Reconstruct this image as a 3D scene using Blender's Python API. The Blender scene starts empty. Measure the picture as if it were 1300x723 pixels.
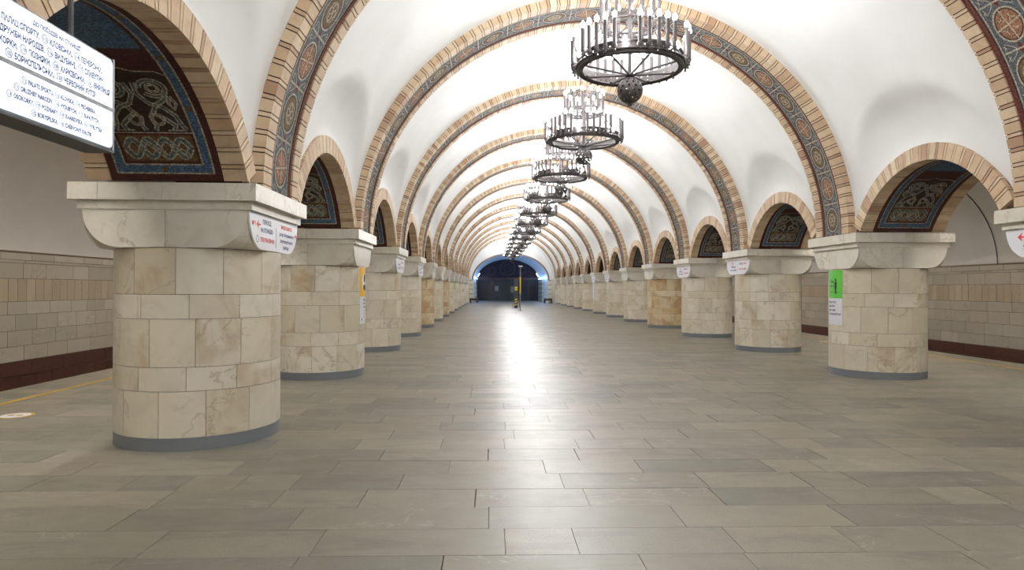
import bpy, math, random
from mathutils import Matrix, Vector
PI = math.pi
sin, cos, sqrt = math.sin, math.cos, math.sqrt
random.seed(7)
SC = bpy.context.scene
COL = SC.collection

# ------------------------------------------------------------------ camera
FPX, YAW, PITCH, ROLL = 828.5, 0.0309, 0.0047, 0.0041
CAM = Vector((-1.922, 0.0, 1.5))
cd = bpy.data.cameras.new('camera')
cd.sensor_width = 36.0
cd.lens = 36.0 * FPX / 1300.0
cd.clip_end = 300
cam = bpy.data.objects.new('camera', cd)
COL.objects.link(cam)
def _rows():
    cy, sy = cos(YAW), sin(YAW); cp, sp = cos(PITCH), sin(PITCH); cr, sr = cos(ROLL), sin(ROLL)
    # coordinates (X right, Z up, Y forward)
    x = Vector((cy, -sy, 0)); f = Vector((sy, cy, 0)); u = Vector((0, 0, 1))
    u2 = u * cp - f * sp; f2 = f * cp + u * sp
    x2 = x * cr + u2 * sr; u3 = u2 * cr - x * sr
    return x2, u3, f2
_x, _u, _f = _rows()
cam.matrix_world = Matrix(((_x.x, _u.x, -_f.x, CAM.x), (_x.y, _u.y, -_f.y, CAM.y), (_x.z, _u.z, -_f.z, CAM.z), (0, 0, 0, 1)))
SC.camera = cam
def project(p):
    d = Vector(p) - CAM
    z = d.dot(_f)
    if z < .05: return None
    return 650 + FPX * d.dot(_x) / z, 361.5 - FPX * d.dot(_u) / z

# ------------------------------------------------------------------ world, exposure
w = bpy.data.worlds.new('world'); SC.world = w
w.use_nodes = True
w.node_tree.nodes['Background'].inputs[0].default_value = (0.02, 0.02, 0.022, 1)
w.node_tree.nodes['Background'].inputs[1].default_value = 1.0
SC.view_settings.view_transform = 'Standard'
SC.view_settings.look = 'None'
SC.view_settings.gamma = 1.0
SC.view_settings.use_curve_mapping = False
SC.view_settings.exposure = 0.12
BULB = 134.0          # candle bulb radiance
AISLE = 175.0          # aisle strip lamp radiance
SIGNBOX = .88
PASSAGE = 13.0
SC.cycles.max_bounces = 7
SC.cycles.diffuse_bounces = 5
SC.cycles.glossy_bounces = 3
SC.cycles.sample_clamp_indirect = 6.0
SC.cycles.use_denoising = True

# ------------------------------------------------------------------ colour + material helpers
def lin(r, g, b):
    def c(v):
        v /= 255.0
        return v / 12.92 if v <= .04045 else ((v + .055) / 1.055) ** 2.4
    return (c(r), c(g), c(b), 1)
MATS = {}
class NT:
    def __init__(s, name):
        s.m = bpy.data.materials.new(name); s.m.use_nodes = True
        s.t = s.m.node_tree; s.n = s.t.nodes; s.l = s.t.links
        s.b = s.n['Principled BSDF']
        MATS[name] = s.m
    def add(s, kind, **kw):
        n = s.n.new(kind)
        for k, v in kw.items(): setattr(n, k, v)
        return n
    def link(s, a, b): s.l.new(a, b)
    def math(s, op, a, b=None):
        n = s.add('ShaderNodeMath', operation=op)
        for i, v in enumerate((a, b)):
            if v is None: continue
            if isinstance(v, (int, float)): n.inputs[i].default_value = v
            else: s.link(v, n.inputs[i])
        return n.outputs[0]
    def ramp(s, fac, stops, interp='LINEAR'):
        n = s.add('ShaderNodeValToRGB'); n.color_ramp.interpolation = interp
        e = n.color_ramp.elements
        while len(e) < len(stops): e.new(.5)
        for i, (p, c) in enumerate(stops): e[i].position = p; e[i].color = c
        s.link(fac, n.inputs[0]); return n.outputs[0]
    def mix(s, fac, a, b, blend='MIX'):
        n = s.add('ShaderNodeMix', data_type='RGBA', blend_type=blend)
        for sock, v in ((n.inputs[0], fac), (n.inputs[6], a), (n.inputs[7], b)):
            if isinstance(v, (int, float)): sock.default_value = v
            elif isinstance(v, tuple): sock.default_value = v
            else: s.link(v, sock)
        return n.outputs[2]
    def tone(s):
        a = s.add('ShaderNodeAttribute', attribute_name='tone')
        o = s.add('ShaderNodeObjectInfo')
        return s.math('FRACT', s.math('ADD', a.outputs['Fac'], o.outputs['Random']))
    def pos(s, tone=None, stretch=None):
        g = s.add('ShaderNodeNewGeometry').outputs['Position']
        if tone is not None:
            m = s.add('ShaderNodeVectorMath', operation='SCALE'); m.inputs[0].default_value = (37, 53, 71)
            s.link(tone, m.inputs['Scale'])
            a = s.add('ShaderNodeVectorMath', operation='ADD'); s.link(g, a.inputs[0]); s.link(m.outputs[0], a.inputs[1]); g = a.outputs[0]
        if stretch:
            m = s.add('ShaderNodeVectorMath', operation='MULTIPLY'); m.inputs[1].default_value = stretch
            s.link(g, m.inputs[0]); g = m.outputs[0]
        return g
    def noise(s, vec, scale, detail=4, rough=.55, dist=0):
        n = s.add('ShaderNodeTexNoise'); n.inputs['Scale'].default_value = scale
        n.inputs['Detail'].default_value = detail; n.inputs['Roughness'].default_value = rough
        n.inputs['Distortion'].default_value = dist
        s.link(vec, n.inputs['Vector']); return n.outputs['Fac']
    def bump(s, h, strength, dist=.01):
        n = s.add('ShaderNodeBump'); n.inputs['Strength'].default_value = strength; n.inputs['Distance'].default_value = dist
        s.link(h, n.inputs['Height']); s.link(n.outputs[0], s.b.inputs['Normal'])
    def col(s, c):
        if isinstance(c, tuple): s.b.inputs['Base Color'].default_value = c
        else: s.link(c, s.b.inputs['Base Color'])
    def rough(s, r):
        if isinstance(r, (int, float)): s.b.inputs['Roughness'].default_value = r
        else: s.link(r, s.b.inputs['Roughness'])

def plain(name, rgb, rough=.5, metal=0, var=.0, scale=6):
    t = NT(name)
    if var:
        n = t.noise(t.pos(), scale)
        a = lin(*rgb); k = 1 - var
        t.col(t.ramp(n, [(.3, (a[0]*k, a[1]*k, a[2]*k, 1)), (.7, a)]))
    else: t.col(lin(*rgb))
    t.rough(rough); t.b.inputs['Metallic'].default_value = metal
    return t.m
def emit(name, rgb, strength, base=(235, 235, 235)):
    t = NT(name); t.col(lin(*base)); t.rough(.4)
    t.b.inputs['Emission Color'].default_value = lin(*rgb); t.b.inputs['Emission Strength'].default_value = strength
    return t.m

t = NT('plaster')
n = t.noise(t.pos(), .9, 5); t.col(t.ramp(n, [(.3, lin(226, 226, 224)), (.7, lin(236, 236, 235))])); t.rough(.75)
t.bump(t.noise(t.pos(), 6, 3), .08, .02)
t = NT('aisle_plaster')
n = t.noise(t.pos(), .7, 5); t.col(t.ramp(n, [(.3, lin(222, 217, 212)), (.7, lin(233, 229, 225))])); t.rough(.8)

def marble(name, cols, stain=.56, stain_col=(168, 128, 78), rough=.32):
    t = NT(name); tn = t.tone(); p = t.pos(tn)
    base = t.ramp(tn, [(i / (len(cols) - 1), lin(*c)) for i, c in enumerate(cols)])
    cl = t.noise(p, 3.0, 6, .65, .5)
    base = t.mix(t.ramp(cl, [(.42, (0, 0, 0, 1)), (.75, (.5, .5, .5, 1))]), base, lin(186, 176, 156))
    v = t.noise(p, 1.5, 5, .6, .9)
    vein = t.math('ABSOLUTE', t.math('SUBTRACT', v, .5))
    base = t.mix(t.mix(1.0, t.ramp(vein, [(0, (.6, .6, .6, 1)), (.018, (0, 0, 0, 1))]), t.ramp(t.noise(p, 1.1, 2), [(.46, (0, 0, 0, 1)), (.6, (1, 1, 1, 1))]), 'MULTIPLY'), base, lin(158, 142, 116))
    st = t.noise(p, 1.6, 4, .6, .5)
    base = t.mix(t.ramp(st, [(stain, (0, 0, 0, 1)), (stain + .16, (.6, .6, .6, 1))]), base, lin(*stain_col))
    t.col(base); t.rough(rough)
    return t.m
marble('column_marble', [(224, 216, 198), (212, 202, 180), (229, 222, 207), (216, 208, 190), (206, 195, 170)])
marble('ochre_column_marble', [(205, 182, 138), (216, 200, 166), (196, 168, 120), (220, 208, 182), (205, 186, 148)], .47, (160, 112, 58))
marble('capital_marble', [(219, 213, 200), (226, 221, 210), (213, 206, 190)], .7)
marble('wall_marble', [(198, 190, 176), (186, 176, 160), (205, 198, 186), (178, 172, 158), (194, 183, 166)], .7, (150, 138, 116))
marble('wall_tan_marble', [(196, 180, 154), (184, 166, 138), (202, 188, 166)], .7, (160, 138, 108))

t = NT('floor_granite'); tn = t.tone(); p = t.pos(tn)
pal = [(139, 133, 117), (150, 143, 127), (131, 128, 114), (155, 146, 129), (144, 139, 124), (124, 122, 110), (162, 154, 138), (147, 138, 121)]
base = t.ramp(tn, [(i / len(pal), lin(*c)) for i, c in enumerate(pal)], 'CONSTANT')
c1 = t.noise(t.pos(tn, (1, 1.5, 1)), 1.3, 5, .6, 1.2)
base = t.mix(t.ramp(c1, [(.35, (0, 0, 0, 1)), (.75, (.6, .6, .6, 1))]), base, lin(137, 132, 118))
vn = t.noise(t.pos(tn, (.6, 1.6, 1)), 1.1, 5, .55, 2.4)
vv = t.math('ABSOLUTE', t.math('SUBTRACT', vn, .56))
mask = t.ramp(t.noise(p, .8, 2), [(.46, (0, 0, 0, 1)), (.58, (1, 1, 1, 1))])
vl = t.mix(1.0, t.ramp(vv, [(0, (.8, .8, .8, 1)), (.011, (0, 0, 0, 1))]), mask, 'MULTIPLY')
base = t.mix(vl, base, lin(172, 168, 155))
dk = t.noise(t.pos(tn, (.5, 2.2, 1)), 1.6, 6, .7, 1.0)
base = t.mix(t.ramp(dk, [(.52, (0, 0, 0, 1)), (.78, (.75, .75, .75, 1))]), base, lin(92, 91, 84))
sp = t.noise(p, 190, 2, .7)
base = t.mix(t.ramp(sp, [(.38, (.34, .34, .34, 1)), (.58, (0, 0, 0, 1))]), base, lin(70, 68, 62))
t.col(base)
rn = t.noise(p, 5, 4)
t.rough(t.ramp(rn, [(.3, (.34, .34, .34, 1)), (.7, (.44, .44, .44, 1))]))
t.b.inputs['Specular IOR Level'].default_value = .85
t.bump(t.noise(t.pos(), 30, 3), .05, .003)
plain('floor_joint', (84, 77, 66), .8)

t = NT('sandstone_brick'); tn = t.tone(); p = t.pos(tn)
base = t.ramp(tn, [(0, lin(202, 179, 149)), (.25, lin(186, 157, 126)), (.5, lin(209, 189, 161)), (.75, lin(194, 169, 139)), (1, lin(162, 128, 101))])
base = t.mix(t.ramp(t.noise(p, 9, 4), [(.45, (0, 0, 0, 1)), (.8, (.6, .6, .6, 1))]), base, lin(160, 130, 102))
t.col(base); t.rough(.6); t.bump(t.noise(p, 40, 3), .15, .005)
plain('brick_mortar', (58, 38, 29), .9)
plain('arch_mortar', (66, 46, 36), .9)
plain('granite_brown', (92, 60, 50), .35, 0, .3, 20)

def mosaic(name, rgb, var=.45, cell=70):
    t = NT(name); p = t.pos()
    v = t.add('ShaderNodeTexVoronoi'); v.inputs['Scale'].default_value = cell; t.link(p, v.inputs['Vector'])
    r = t.add('ShaderNodeSeparateColor'); t.link(v.outputs['Color'], r.inputs[0])
    a = lin(*rgb)
    c = t.ramp(r.outputs[0], [(0, (a[0]*(1-var), a[1]*(1-var), a[2]*(1-var), 1)), (1, (min(1, a[0]*(1+var)), min(1, a[1]*(1+var)), min(1, a[2]*(1+var)), 1))])
    t.col(t.mix(t.ramp(v.outputs['Distance'], [(.42, (0, 0, 0, 1)), (.75, (.55, .55, .55, 1))]), c, lin(48, 40, 34)))
    t.rough(.7); t.b.inputs['Specular IOR Level'].default_value = .2; t.bump(v.outputs['Distance'], .3, .004)
    return t.m
mosaic('mosaic_blue', (90, 98, 104))
mosaic('mosaic_maroon', (98, 54, 46))
mosaic('mosaic_cream', (184, 175, 155), .2)
mosaic('mosaic_salmon', (150, 108, 82))
mosaic('mosaic_ochre', (112, 90, 62))
mosaic('mosaic_slate', (112, 124, 124))
mosaic('mosaic_dark', (64, 52, 46))
mosaic('mosaic_red', (112, 34, 30))
mosaic('tympanum_mosaic', (70, 58, 66), .4, 9)
mosaic('tympanum_figure', (106, 86, 82), .4, 9)

for k_, c_ in dict(blue=(72, 96, 124), maroon=(72, 36, 32), cream=(158, 152, 136), salmon=(120, 84, 62), ochre=(98, 76, 52), slate=(88, 98, 98), dark=(56, 44, 38), red=(84, 28, 25)).items():  # mosaic colours darkened for the unlit side-arch soffits, shade put into the palette
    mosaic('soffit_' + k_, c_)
plain('base_metal', (116, 120, 126), .4, .05)
plain('iron', (86, 80, 79), .5, .55, .3, 14)
plain('candle_iron', (92, 86, 86), .5, .4)
plain('rod_metal', (130, 105, 100), .4, .6)
emit('bulb_glow', (250, 251, 252), BULB)
emit('aisle_lamp_glow', (255, 250, 242), AISLE)
emit('signbox_glow', (232, 243, 255), SIGNBOX)
emit('passage_lamp_glow', (120, 176, 255), PASSAGE)
emit('led_glow', (235, 242, 255), 14)
plain('letter_blue', (26, 34, 112), .5)
plain('letter_navy', (70, 76, 120), .5)
plain('letter_red', (226, 60, 66), .5)
plain('letter_grey', (90, 92, 100), .5)
plain('sign_white', (238, 238, 244), .35)
plain('sign_frame', (120, 122, 126), .4, .4)
plain('sign_dark', (46, 46, 48), .5)
plain('poster_green', (92, 190, 66), .4)
plain('poster_yellow', (244, 186, 52), .4)
plain('poster_white', (236, 236, 244), .4)
plain('print_black', (30, 28, 28), .5)
plain('print_skin', (200, 160, 140), .5)
plain('line_yellow', (220, 180, 70), .5, 0, .25, 3)
plain('track_bed', (50, 45, 40), .9)
plain('cable_black', (46, 42, 40), .6)
plain('bench_wood', (112, 84, 62), .5)
plain('dark_glass', (30, 36, 48), .15)
plain('dark_frame', (40, 42, 48), .4, .3)
plain('shutter_green', (34, 44, 40), .4)
plain('door_blue', (40, 46, 92), .4)
plain('hazard_yellow', (238, 214, 40), .5)
plain('post_black', (44, 46, 50), .45)
plain('pole_grey', (150, 152, 156), .35, .5)
plain('end_stone', (214, 206, 188), .5, 0, .12, 3)
plain('column_joint', (112, 98, 78), .9)
plain('end_joint', (120, 96, 80), .8)
plain('housing_grey', (150, 148, 145), .5)

# ------------------------------------------------------------------ mesh builder
class MB:
    def __init__(s): s.v = []; s.f = []; s.mi = []; s.tn = []; s.cm = 0; s.ct = 0.0; s.sm = []; s.smooth = False
    def face(s, idx): s.f.append(tuple(idx)); s.mi.append(s.cm); s.tn.append(s.ct); s.sm.append(s.smooth)
    def quad(s, a, b, c, d):
        n = len(s.v); s.v += [tuple(a), tuple(b), tuple(c), tuple(d)]; s.face((n, n+1, n+2, n+3))
    def poly(s, pts):
        n = len(s.v); s.v += [tuple(p) for p in pts]; s.face(range(n, n + len(pts)))
    def hexa(s, p):          # 8 points: bottom 4 ccw, top 4 ccw
        n = len(s.v); s.v += [tuple(q) for q in p]
        for f in ((3,2,1,0),(4,5,6,7),(0,1,5,4),(1,2,6,5),(2,3,7,6),(3,0,4,7)): s.face([n+i for i in f])
    def box(s, x0, x1, y0, y1, z0, z1):
        s.hexa([(x0,y0,z0),(x1,y0,z0),(x1,y1,z0),(x0,y1,z0),(x0,y0,z1),(x1,y0,z1),(x1,y1,z1),(x0,y1,z1)])
    def grid(s, rows, closed=False):
        n = len(s.v); h = len(rows); wd = len(rows[0])
        for r in rows: s.v += [tuple(p) for p in r]
        for i in range(h - 1):
            for j in range(wd if closed else wd - 1):
                k = (j + 1) % wd
                s.face((n + i*wd + j, n + i*wd + k, n + (i+1)*wd + k, n + (i+1)*wd + j))
    def lathe(s, prof, seg, c=(0, 0, 0), cap=True):
        rows = [[(c[0] + r*cos(2*PI*j/seg), c[1] + r*sin(2*PI*j/seg), c[2] + z) for j in range(seg)] for r, z in prof]
        s.grid(rows, True)
        if cap:
            s.poly(list(reversed(rows[0]))); s.poly(rows[-1])
    def tube(s, a, b, r, seg=8, r2=None):
        a = Vector(a); b = Vector(b); d = (b - a).normalized()
        u = d.orthogonal().normalized(); v = d.cross(u)
        r2 = r if r2 is None else r2
        R = [[tuple(p + (u*cos(2*PI*j/seg) + v*sin(2*PI*j/seg))*q) for j in range(seg)] for p, q in ((a, r), (b, r2))]
        s.grid(R, True); s.poly(list(reversed(R[0]))); s.poly(R[1])
    def path(s, pts, r, seg=6):
        for a, b in zip(pts, pts[1:]): s.tube(a, b, r, seg)
    def torus(s, R, r, z, seg=48, m=8, c=(0, 0)):
        n = len(s.v)
        for i in range(seg):
            a = 2*PI*i/seg
            for j in range(m):
                b = 2*PI*j/m; q = R + r*cos(b)
                s.v.append((c[0] + q*cos(a), c[1] + q*sin(a), z + r*sin(b)))
        for i in range(seg):
            for j in range(m):
                k = (i+1) % seg; l = (j+1) % m
                s.face((n+i*m+j, n+k*m+j, n+k*m+l, n+i*m+l))
    def mesh(s, name, mats, angle=None):
        me = bpy.data.meshes.new(name)
        me.from_pydata(s.v, [], s.f)
        for m in (mats if isinstance(mats, (list, tuple)) else [mats]): me.materials.append(MATS[m])
        me.polygons.foreach_set('material_index', s.mi)
        me.polygons.foreach_set('use_smooth', [bool(angle) or q for q in s.sm])
        if any(s.tn):
            a = me.attributes.new('tone', 'FLOAT', 'FACE'); a.data.foreach_set('value', s.tn)
        if angle:
            me.set_sharp_from_angle(angle=math.radians(angle))
        me.update(); me.validate()
        return me
    def build(s, name, mats, parent=None, angle=None, **k):
        return link(name, s.mesh(name, mats, angle), parent, **k)

def link(name, data, parent=None, loc=None, rot=None, kind=None, label=None, cat=None, group=None):
    o = bpy.data.objects.new(name, data); COL.objects.link(o)
    if parent: o.parent = parent
    if loc: o.location = loc
    if rot: o.rotation_euler = rot
    return tag(o, label, cat, group, kind)
def tag(o, label=None, cat=None, group=None, kind=None):
    if label: o['label'] = label
    if cat: o['category'] = cat
    if group: o['group'] = group
    if kind: o['kind'] = kind
    return o
def thing(name, label, cat, loc=(0, 0, 0), rz=0, group=None):
    return link(name, None, None, loc, (0, 0, rz), label=label, cat=cat, group=group)
ORD = ['nearest', 'second', 'third', 'fourth', 'fifth', 'sixth', 'seventh', 'eighth', 'ninth', 'tenth', 'eleventh', 'twelfth', 'thirteenth', 'fourteenth', 'fifteenth']

# ------------------------------------------------------------------ dimensions
Y0, S = 6.786, 4.583
def YC(n): return Y0 + S * n
N0, N1 = -1, 12                    # columns built
CX = 4.06 + .84                    # column axis
ZS = 2.44                          # springing: top of the abacus
VA, VB = 4.21, 3.98                # vault half width and rise
AA, AB = 4.085, 3.845              # transverse arch intrados
RI, RE, ZCEN = 1.684, 1.912, 1.636  # side arch intrados, extrados, centre height
FX, WX, OX = 4.13, 4.17, 5.52      # side arch face, nave wall, aisle wall
YBACK, YEND = -13.8, YC(13) - .1
PLAT = 8.9
WALLX = 11.4

# ------------------------------------------------------------------ floor
fl = MB(); fl.box(-PLAT, PLAT, YBACK, 80, -1.1, -.025)
floor = fl.build('floor', 'floor_joint', kind='structure')
tiles = []
rw = random.Random(11)
PITCHY = .403
k0 = int((YBACK - 3.678) / PITCHY); k1 = int((80 - 3.678) / PITCHY)
for k in range(k0, k1):
    ya, yb = 3.678 + k * PITCHY, 3.678 + (k + 1) * PITCHY
    x = -PLAT
    x -= rw.uniform(0, .6)
    while x < PLAT:
        L = rw.choice([.42, .6, .7, .8, .8, .95, 1.1, 1.25])
        x2 = x + L
        xa, xb = max(x, -PLAT), min(x2, PLAT)
        if PLAT - xb < .15: xb = PLAT
        if xb - xa > .1:
            gap = .004 if abs(xa) > 2.2 or rw.random() < .5 else rw.choice([.006, .009, .013])
            tiles.append((xa + gap / 2, xb - .002, ya + .0012, yb - .0012, rw.random() * .999 + .0005, rw.uniform(-.0015, .0)))
        x = xb if xb == PLAT else x2
        if xb == PLAT: break
def tile_area(tl):
    pts = [project((x, y, 0)) for x, y in ((tl[0], tl[2]), (tl[1], tl[2]), (tl[1], tl[3]), (tl[0], tl[3]))]
    if any(p is None for p in pts): return 0
    cxm = sum(p[0] for p in pts) / 4; cym = sum(p[1] for p in pts) / 4
    if not (0 <= cxm <= 1300 and 0 <= cym <= 723): return 0
    for sx in (-1, 1):
        if math.hypot((tl[0]+tl[1])/2 - sx*CX, (tl[2]+tl[3])/2 - Y0) < .6: return 0
    a = 0
    for i in range(4):
        q = pts[(i+1) % 4]; a += pts[i][0]*q[1] - q[0]*pts[i][1]
    return abs(a)
tiles.sort(key=tile_area, reverse=True)
rest = MB()
for i, (xa, xb, ya, yb, tn, dz) in enumerate(tiles):
    if i < 300:
        m = MB(); m.ct = tn; m.box(xa, xb, ya, yb, -.025, dz)
        m.build('paving_slab', 'floor_granite', floor)
    else:
        rest.ct = tn; rest.box(xa, xb, ya, yb, -.025, dz)
rest.build('paving_slabs', 'floor_granite', floor, kind='stuff')
# yellow platform lines
for i, sx in enumerate((-1, 1)):
    m = MB(); a, b = sorted((sx * 8.10, sx * 8.19)); m.box(a, b, YBACK, YEND, .0, .003)
    m.build('trim_%d' % (i + 1), 'line_yellow', kind='structure', label='yellow safety line painted along the %s platform edge' % ('left' if sx < 0 else 'right'))
# track beds
for i, sx in enumerate((-1, 1)):
    m = MB(); a, b = sorted((sx * PLAT, sx * (WALLX + .2))); m.box(a, b, YBACK, 70, -1.25, -1.1)
    m.build('track_bed', 'track_bed', kind='structure')
def floor_sticker(x, y, label):
    t = thing('floor_sticker', label, 'sticker', (x, y, .0))
    m = MB(); m.lathe([(.185, 0), (.185, .003)], 40); m.build('rim', 'line_yellow', t)
    m = MB(); m.lathe([(.15, .003), (.15, .0045)], 40); m.build('disc', 'sign_white', t)
    for a in (-1, 1):
        m = MB(); m.lathe([(.035, .0045), (.035, .006)], 20, (a * .05, 0, 0)); m.build('footprint', 'line_yellow', t)
floor_sticker(-7.43, 7.74, 'round white and yellow distancing sticker on the left platform floor')
floor_sticker(7.66, 18.5, 'small round distancing sticker on the right platform beyond the columns')

# ------------------------------------------------------------------ vault
def vault_x(y, z):
    s = max(-1, min(1, (z - ZS) / VB))
    xb = VA * sqrt(max(0, 1 - s * s))
    k = math.floor((y - Y0) / S); ym = Y0 + S * (k + .5)
    if k > N1 - 1: return xb
    g = (abs(y - ym) / 1.62) ** 2.3 + ((z - ZS) / 1.88) ** 2.3
    if g < 1 and xb < WX:
        e = min(1, (1 - g) / .62)
        xb = xb + (WX - xb) * e
    return xb
def z_low(y, R=RE - .02):
    k = math.floor((y - Y0) / S); ym = Y0 + S * (k + .5); d = abs(y - ym)
    if k > N1 - 1 or d >= R: return ZS
    return max(ZS, ZCEN + sqrt(R * R - d * d))
ys = []
nb = 44
for k in range(-6, N1 + 1):
    for i in range(nb):
        y = YC(k) + S * i / nb
        if YBACK <= y <= YEND: ys.append(y)
ys = [YBACK] + ys + [YEND]
v = MB()
NPH = 46
for sx in (1, -1):
    rows = []
    for y in ys:
        zl = z_low(y); p0 = math.asin((zl - ZS) / VB); row = []
        for j in range(NPH + 1):
            ph = p0 + (PI / 2 - p0) * (j / NPH) ** 1.55
            z = ZS + VB * sin(ph)
            row.append((sx * (vault_x(y, z) if j < NPH else 0), y, z))
        rows.append(row if sx > 0 else list(reversed(row)))
    v.grid(rows)
v.build('ceiling', 'plaster', kind='structure', angle=50)
# arcade wall seen from the aisles, above the side arches, and the aisle vaults
for sx, side in ((-1, 'left'), (1, 'right')):
    m = MB()
    m.grid([[(sx * OX, y, z_low(y)), (sx * OX, y, 4.1)] for y in ys])
    pts = [(WALLX, 2.1)] + [(8.5 + 2.92 * cos(a), 2.17 + 2.67 * sin(a)) for a in [math.radians(q) for q in range(0, 136, 6)]] + [(OX, 4.1)]
    m.grid([[(sx * x, y, z) for x, z in pts] for y in (YBACK, YEND)])
    m.build('ceiling_aisle_' + side, 'aisle_plaster', kind='structure', angle=40)
# end walls
m = MB(); m.box(-WALLX - .2, WALLX + .2, YBACK - .2, YBACK, -1.2, 6.8)
m.build('wall_back', 'plaster', kind='structure')
for sx, side in ((-1, 'left'), (1, 'right')):
    m = MB(); a, b = sorted((sx * OX, sx * (WALLX + .2))); m.box(a, b, YEND, YEND + .2, -1.2, 5.2)
    m.build('wall_aisle_end_' + side, 'aisle_plaster', kind='structure')
    m = MB(); a, b = sorted((sx * WX, sx * OX)); m.box(a, b, YC(N1) + .81, YEND, 0, ZS)   # solid last bay
    m.build('wall_hall_end_' + side, 'end_stone', kind='structure')

# ------------------------------------------------------------------ outer walls with marble tiles
ROWS = [  # z0, z1, tile length, material, proud
    (2.02, 2.16, .9, 'wall_marble', .05), (1.96, 2.02, .9, 'wall_marble', .03), (1.65, 1.96, .75, 'wall_marble', .0),
    (1.19, 1.65, .255, 'wall_tan_marble', .0), (.93, 1.19, .7, 'wall_marble', .0), (.61, .93, .6, 'wall_marble', .0),
    (.30, .61, .72, 'wall_marble', .0), (0, .30, .8, 'wall_marble', .0), (-.30, 0, .9, 'granite_brown', .02), (-1.1, -.30, .5, 'granite_brown', .01)]
for sx, side, vis in ((-1, 'left', (11.3, 17.8)), (1, 'right', (15.6, 21.0))):
    m = MB(); a, b = sorted((sx * WALLX, sx * (WALLX + .2))); m.box(a, b, YBACK, YEND, -1.2, 2.2)
    wl = m.build('wall_' + side, 'column_joint', kind='structure')
    rr = random.Random(5 + sx)
    rest = {}
    for z0, z1, L, mt, pr in ROWS:
        y = YBACK - rr.uniform(0, L)
        while y < YEND:
            l = L if L < .3 else L * rr.uniform(.75, 1.25)
            if y > YBACK and y + l < YEND:
                a, b = sorted((sx * (WALLX - .02 - pr - rr.uniform(0, .002)), sx * WALLX))
                q = (a, b, y + .005, y + l - .005, z0 + .005, z1 - .005)
                if vis[0] < y < vis[1]:
                    mm = MB(); mm.ct = rr.random() * .99 + .005; mm.box(*q); mm.build('marble_tile' if mt != 'granite_brown' else 'granite_tile', mt, wl)
                else:
                    mm = rest.setdefault(mt, MB()); mm.ct = rr.random() * .99 + .005; mm.box(*q)
            y += l
    for mt, mm in rest.items(): mm.build('distant_tiles', mt, wl, kind='stuff')
# cable along the right aisle vault
m = MB()
m.path([(8.5 + 2.90 * cos(a), 16.8, 2.17 + 2.65 * sin(a)) for a in [math.radians(q) for q in range(0, 91, 5)]], .012)
m.build('cable', 'cable_black', label='thin black cable running up the curved right aisle vault', cat='cable')
# aisle strip lamps
for sx, side in ((-1, 'left'), (1, 'right')):
    t = thing('strip_lamp', 'long strip lamp above the arches inside the %s aisle' % side, 'lamp', (sx * (OX + .35), YBACK, 4.12))
    m = MB(); m.box(-.09, .09, .3, YEND - YBACK - .3, .03, .12); m.build('housing', 'housing_grey', t)
    m = MB(); m.box(-.06, .06, .35, YEND - YBACK - .35, 0, .03); m.build('tube', 'aisle_lamp_glow', t)

# ------------------------------------------------------------------ columns
SR = .77
COURSES = [(.12, .545, 12), (.545, .765, 11), (.765, 1.205, 12), (1.205, 1.43, 11), (1.43, 1.855, 12)]
def arc_tile(m, a0, a1, z0, z1, r0, r1, n=4):
    out = [(r1*cos(a0+(a1-a0)*i/n), r1*sin(a0+(a1-a0)*i/n)) for i in range(n+1)]
    inn = [(r0*cos(a0+(a1-a0)*i/n), r0*sin(a0+(a1-a0)*i/n)) for i in range(n+1)]
    m.smooth = True
    m.grid([[(x, y, z0) for x, y in out], [(x, y, z1) for x, y in out]])
    m.smooth = False
    m.grid([[(x, y, z1) for x, y in out], [(x, y, z1) for x, y in inn]])
    m.grid([[(x, y, z0) for x, y in inn], [(x, y, z0) for x, y in out]])
    for q, s_ in ((0, 1), (n, -1)):
        f = [(*inn[q], z0), (*out[q], z0), (*out[q], z1), (*inn[q], z1)]
        m.poly(f if s_ > 0 else f[::-1])
TILE = {}
def tile_mesh(z0, z1, n, mat):
    key = (z0, mat)
    if key not in TILE:
        m = MB(); h = PI / n - .0034; arc_tile(m, -h, h, z0 + .0025, z1 - .0025, SR - .03, SR)
        TILE[key] = m.mesh('marble_tile', mat)
    return TILE[key]
CA = .745
def lun_w(t): return CA * (.56 + .44 * sqrt(max(0, 1 - (1 - t) ** 2)))
CZ0, CZ1 = 1.858, 2.205
m = MB()
rows = []
for i in range(13):
    tt = (1 - cos(PI / 2 * i / 12)); r = sqrt(CA * CA + lun_w(tt) ** 2); z = CZ0 + (CZ1 - CZ0) * tt
    row = []
    fr = math.asin(min(1, lun_w(tt) / r))
    angs = [.002 + (fr - .002) * j / 6 for j in range(7)] + [fr + (PI/2 - 2*fr) * j / 10 for j in range(1, 10)] + [PI/2 - fr + (fr - .002) * j / 6 for j in range(7)]
    if PI/2 - 2*fr < .001: angs = [.002 + (PI/4 - .002) * j / 6 for j in range(7)] + [PI/4] * 9 + [PI/4 + (PI/4 - .002) * j / 6 for j in range(7)]
    angs = angs[:7] + [angs[6] + .0005] + angs[7:16] + [angs[16] - .0005] + angs[16:]
    for ai, a in enumerate(angs):
        rr_ = min(r, CA / max(abs(cos(a)), abs(sin(a)))) - (.022 if 7 <= ai <= 17 and i < 12 else 0)
        row.append((rr_ * cos(a), rr_ * sin(a), z))
    rows.append(row)
m.grid(rows)
m.poly([(0, 0, CZ0)] + list(reversed(rows[0]))); m.poly([(0, 0, CZ1)] + rows[-1])
for e in (0, -1):
    pts = [r[e] for r in rows]
    f = [(0, 0, CZ0)] + pts + [(0, 0, CZ1)]
    m.poly(f if e else f[::-1])
CAPSTONE = m.mesh('capital_stone', 'capital_marble', 28)
SLABS = []
AX, AY = .84, .813
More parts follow.
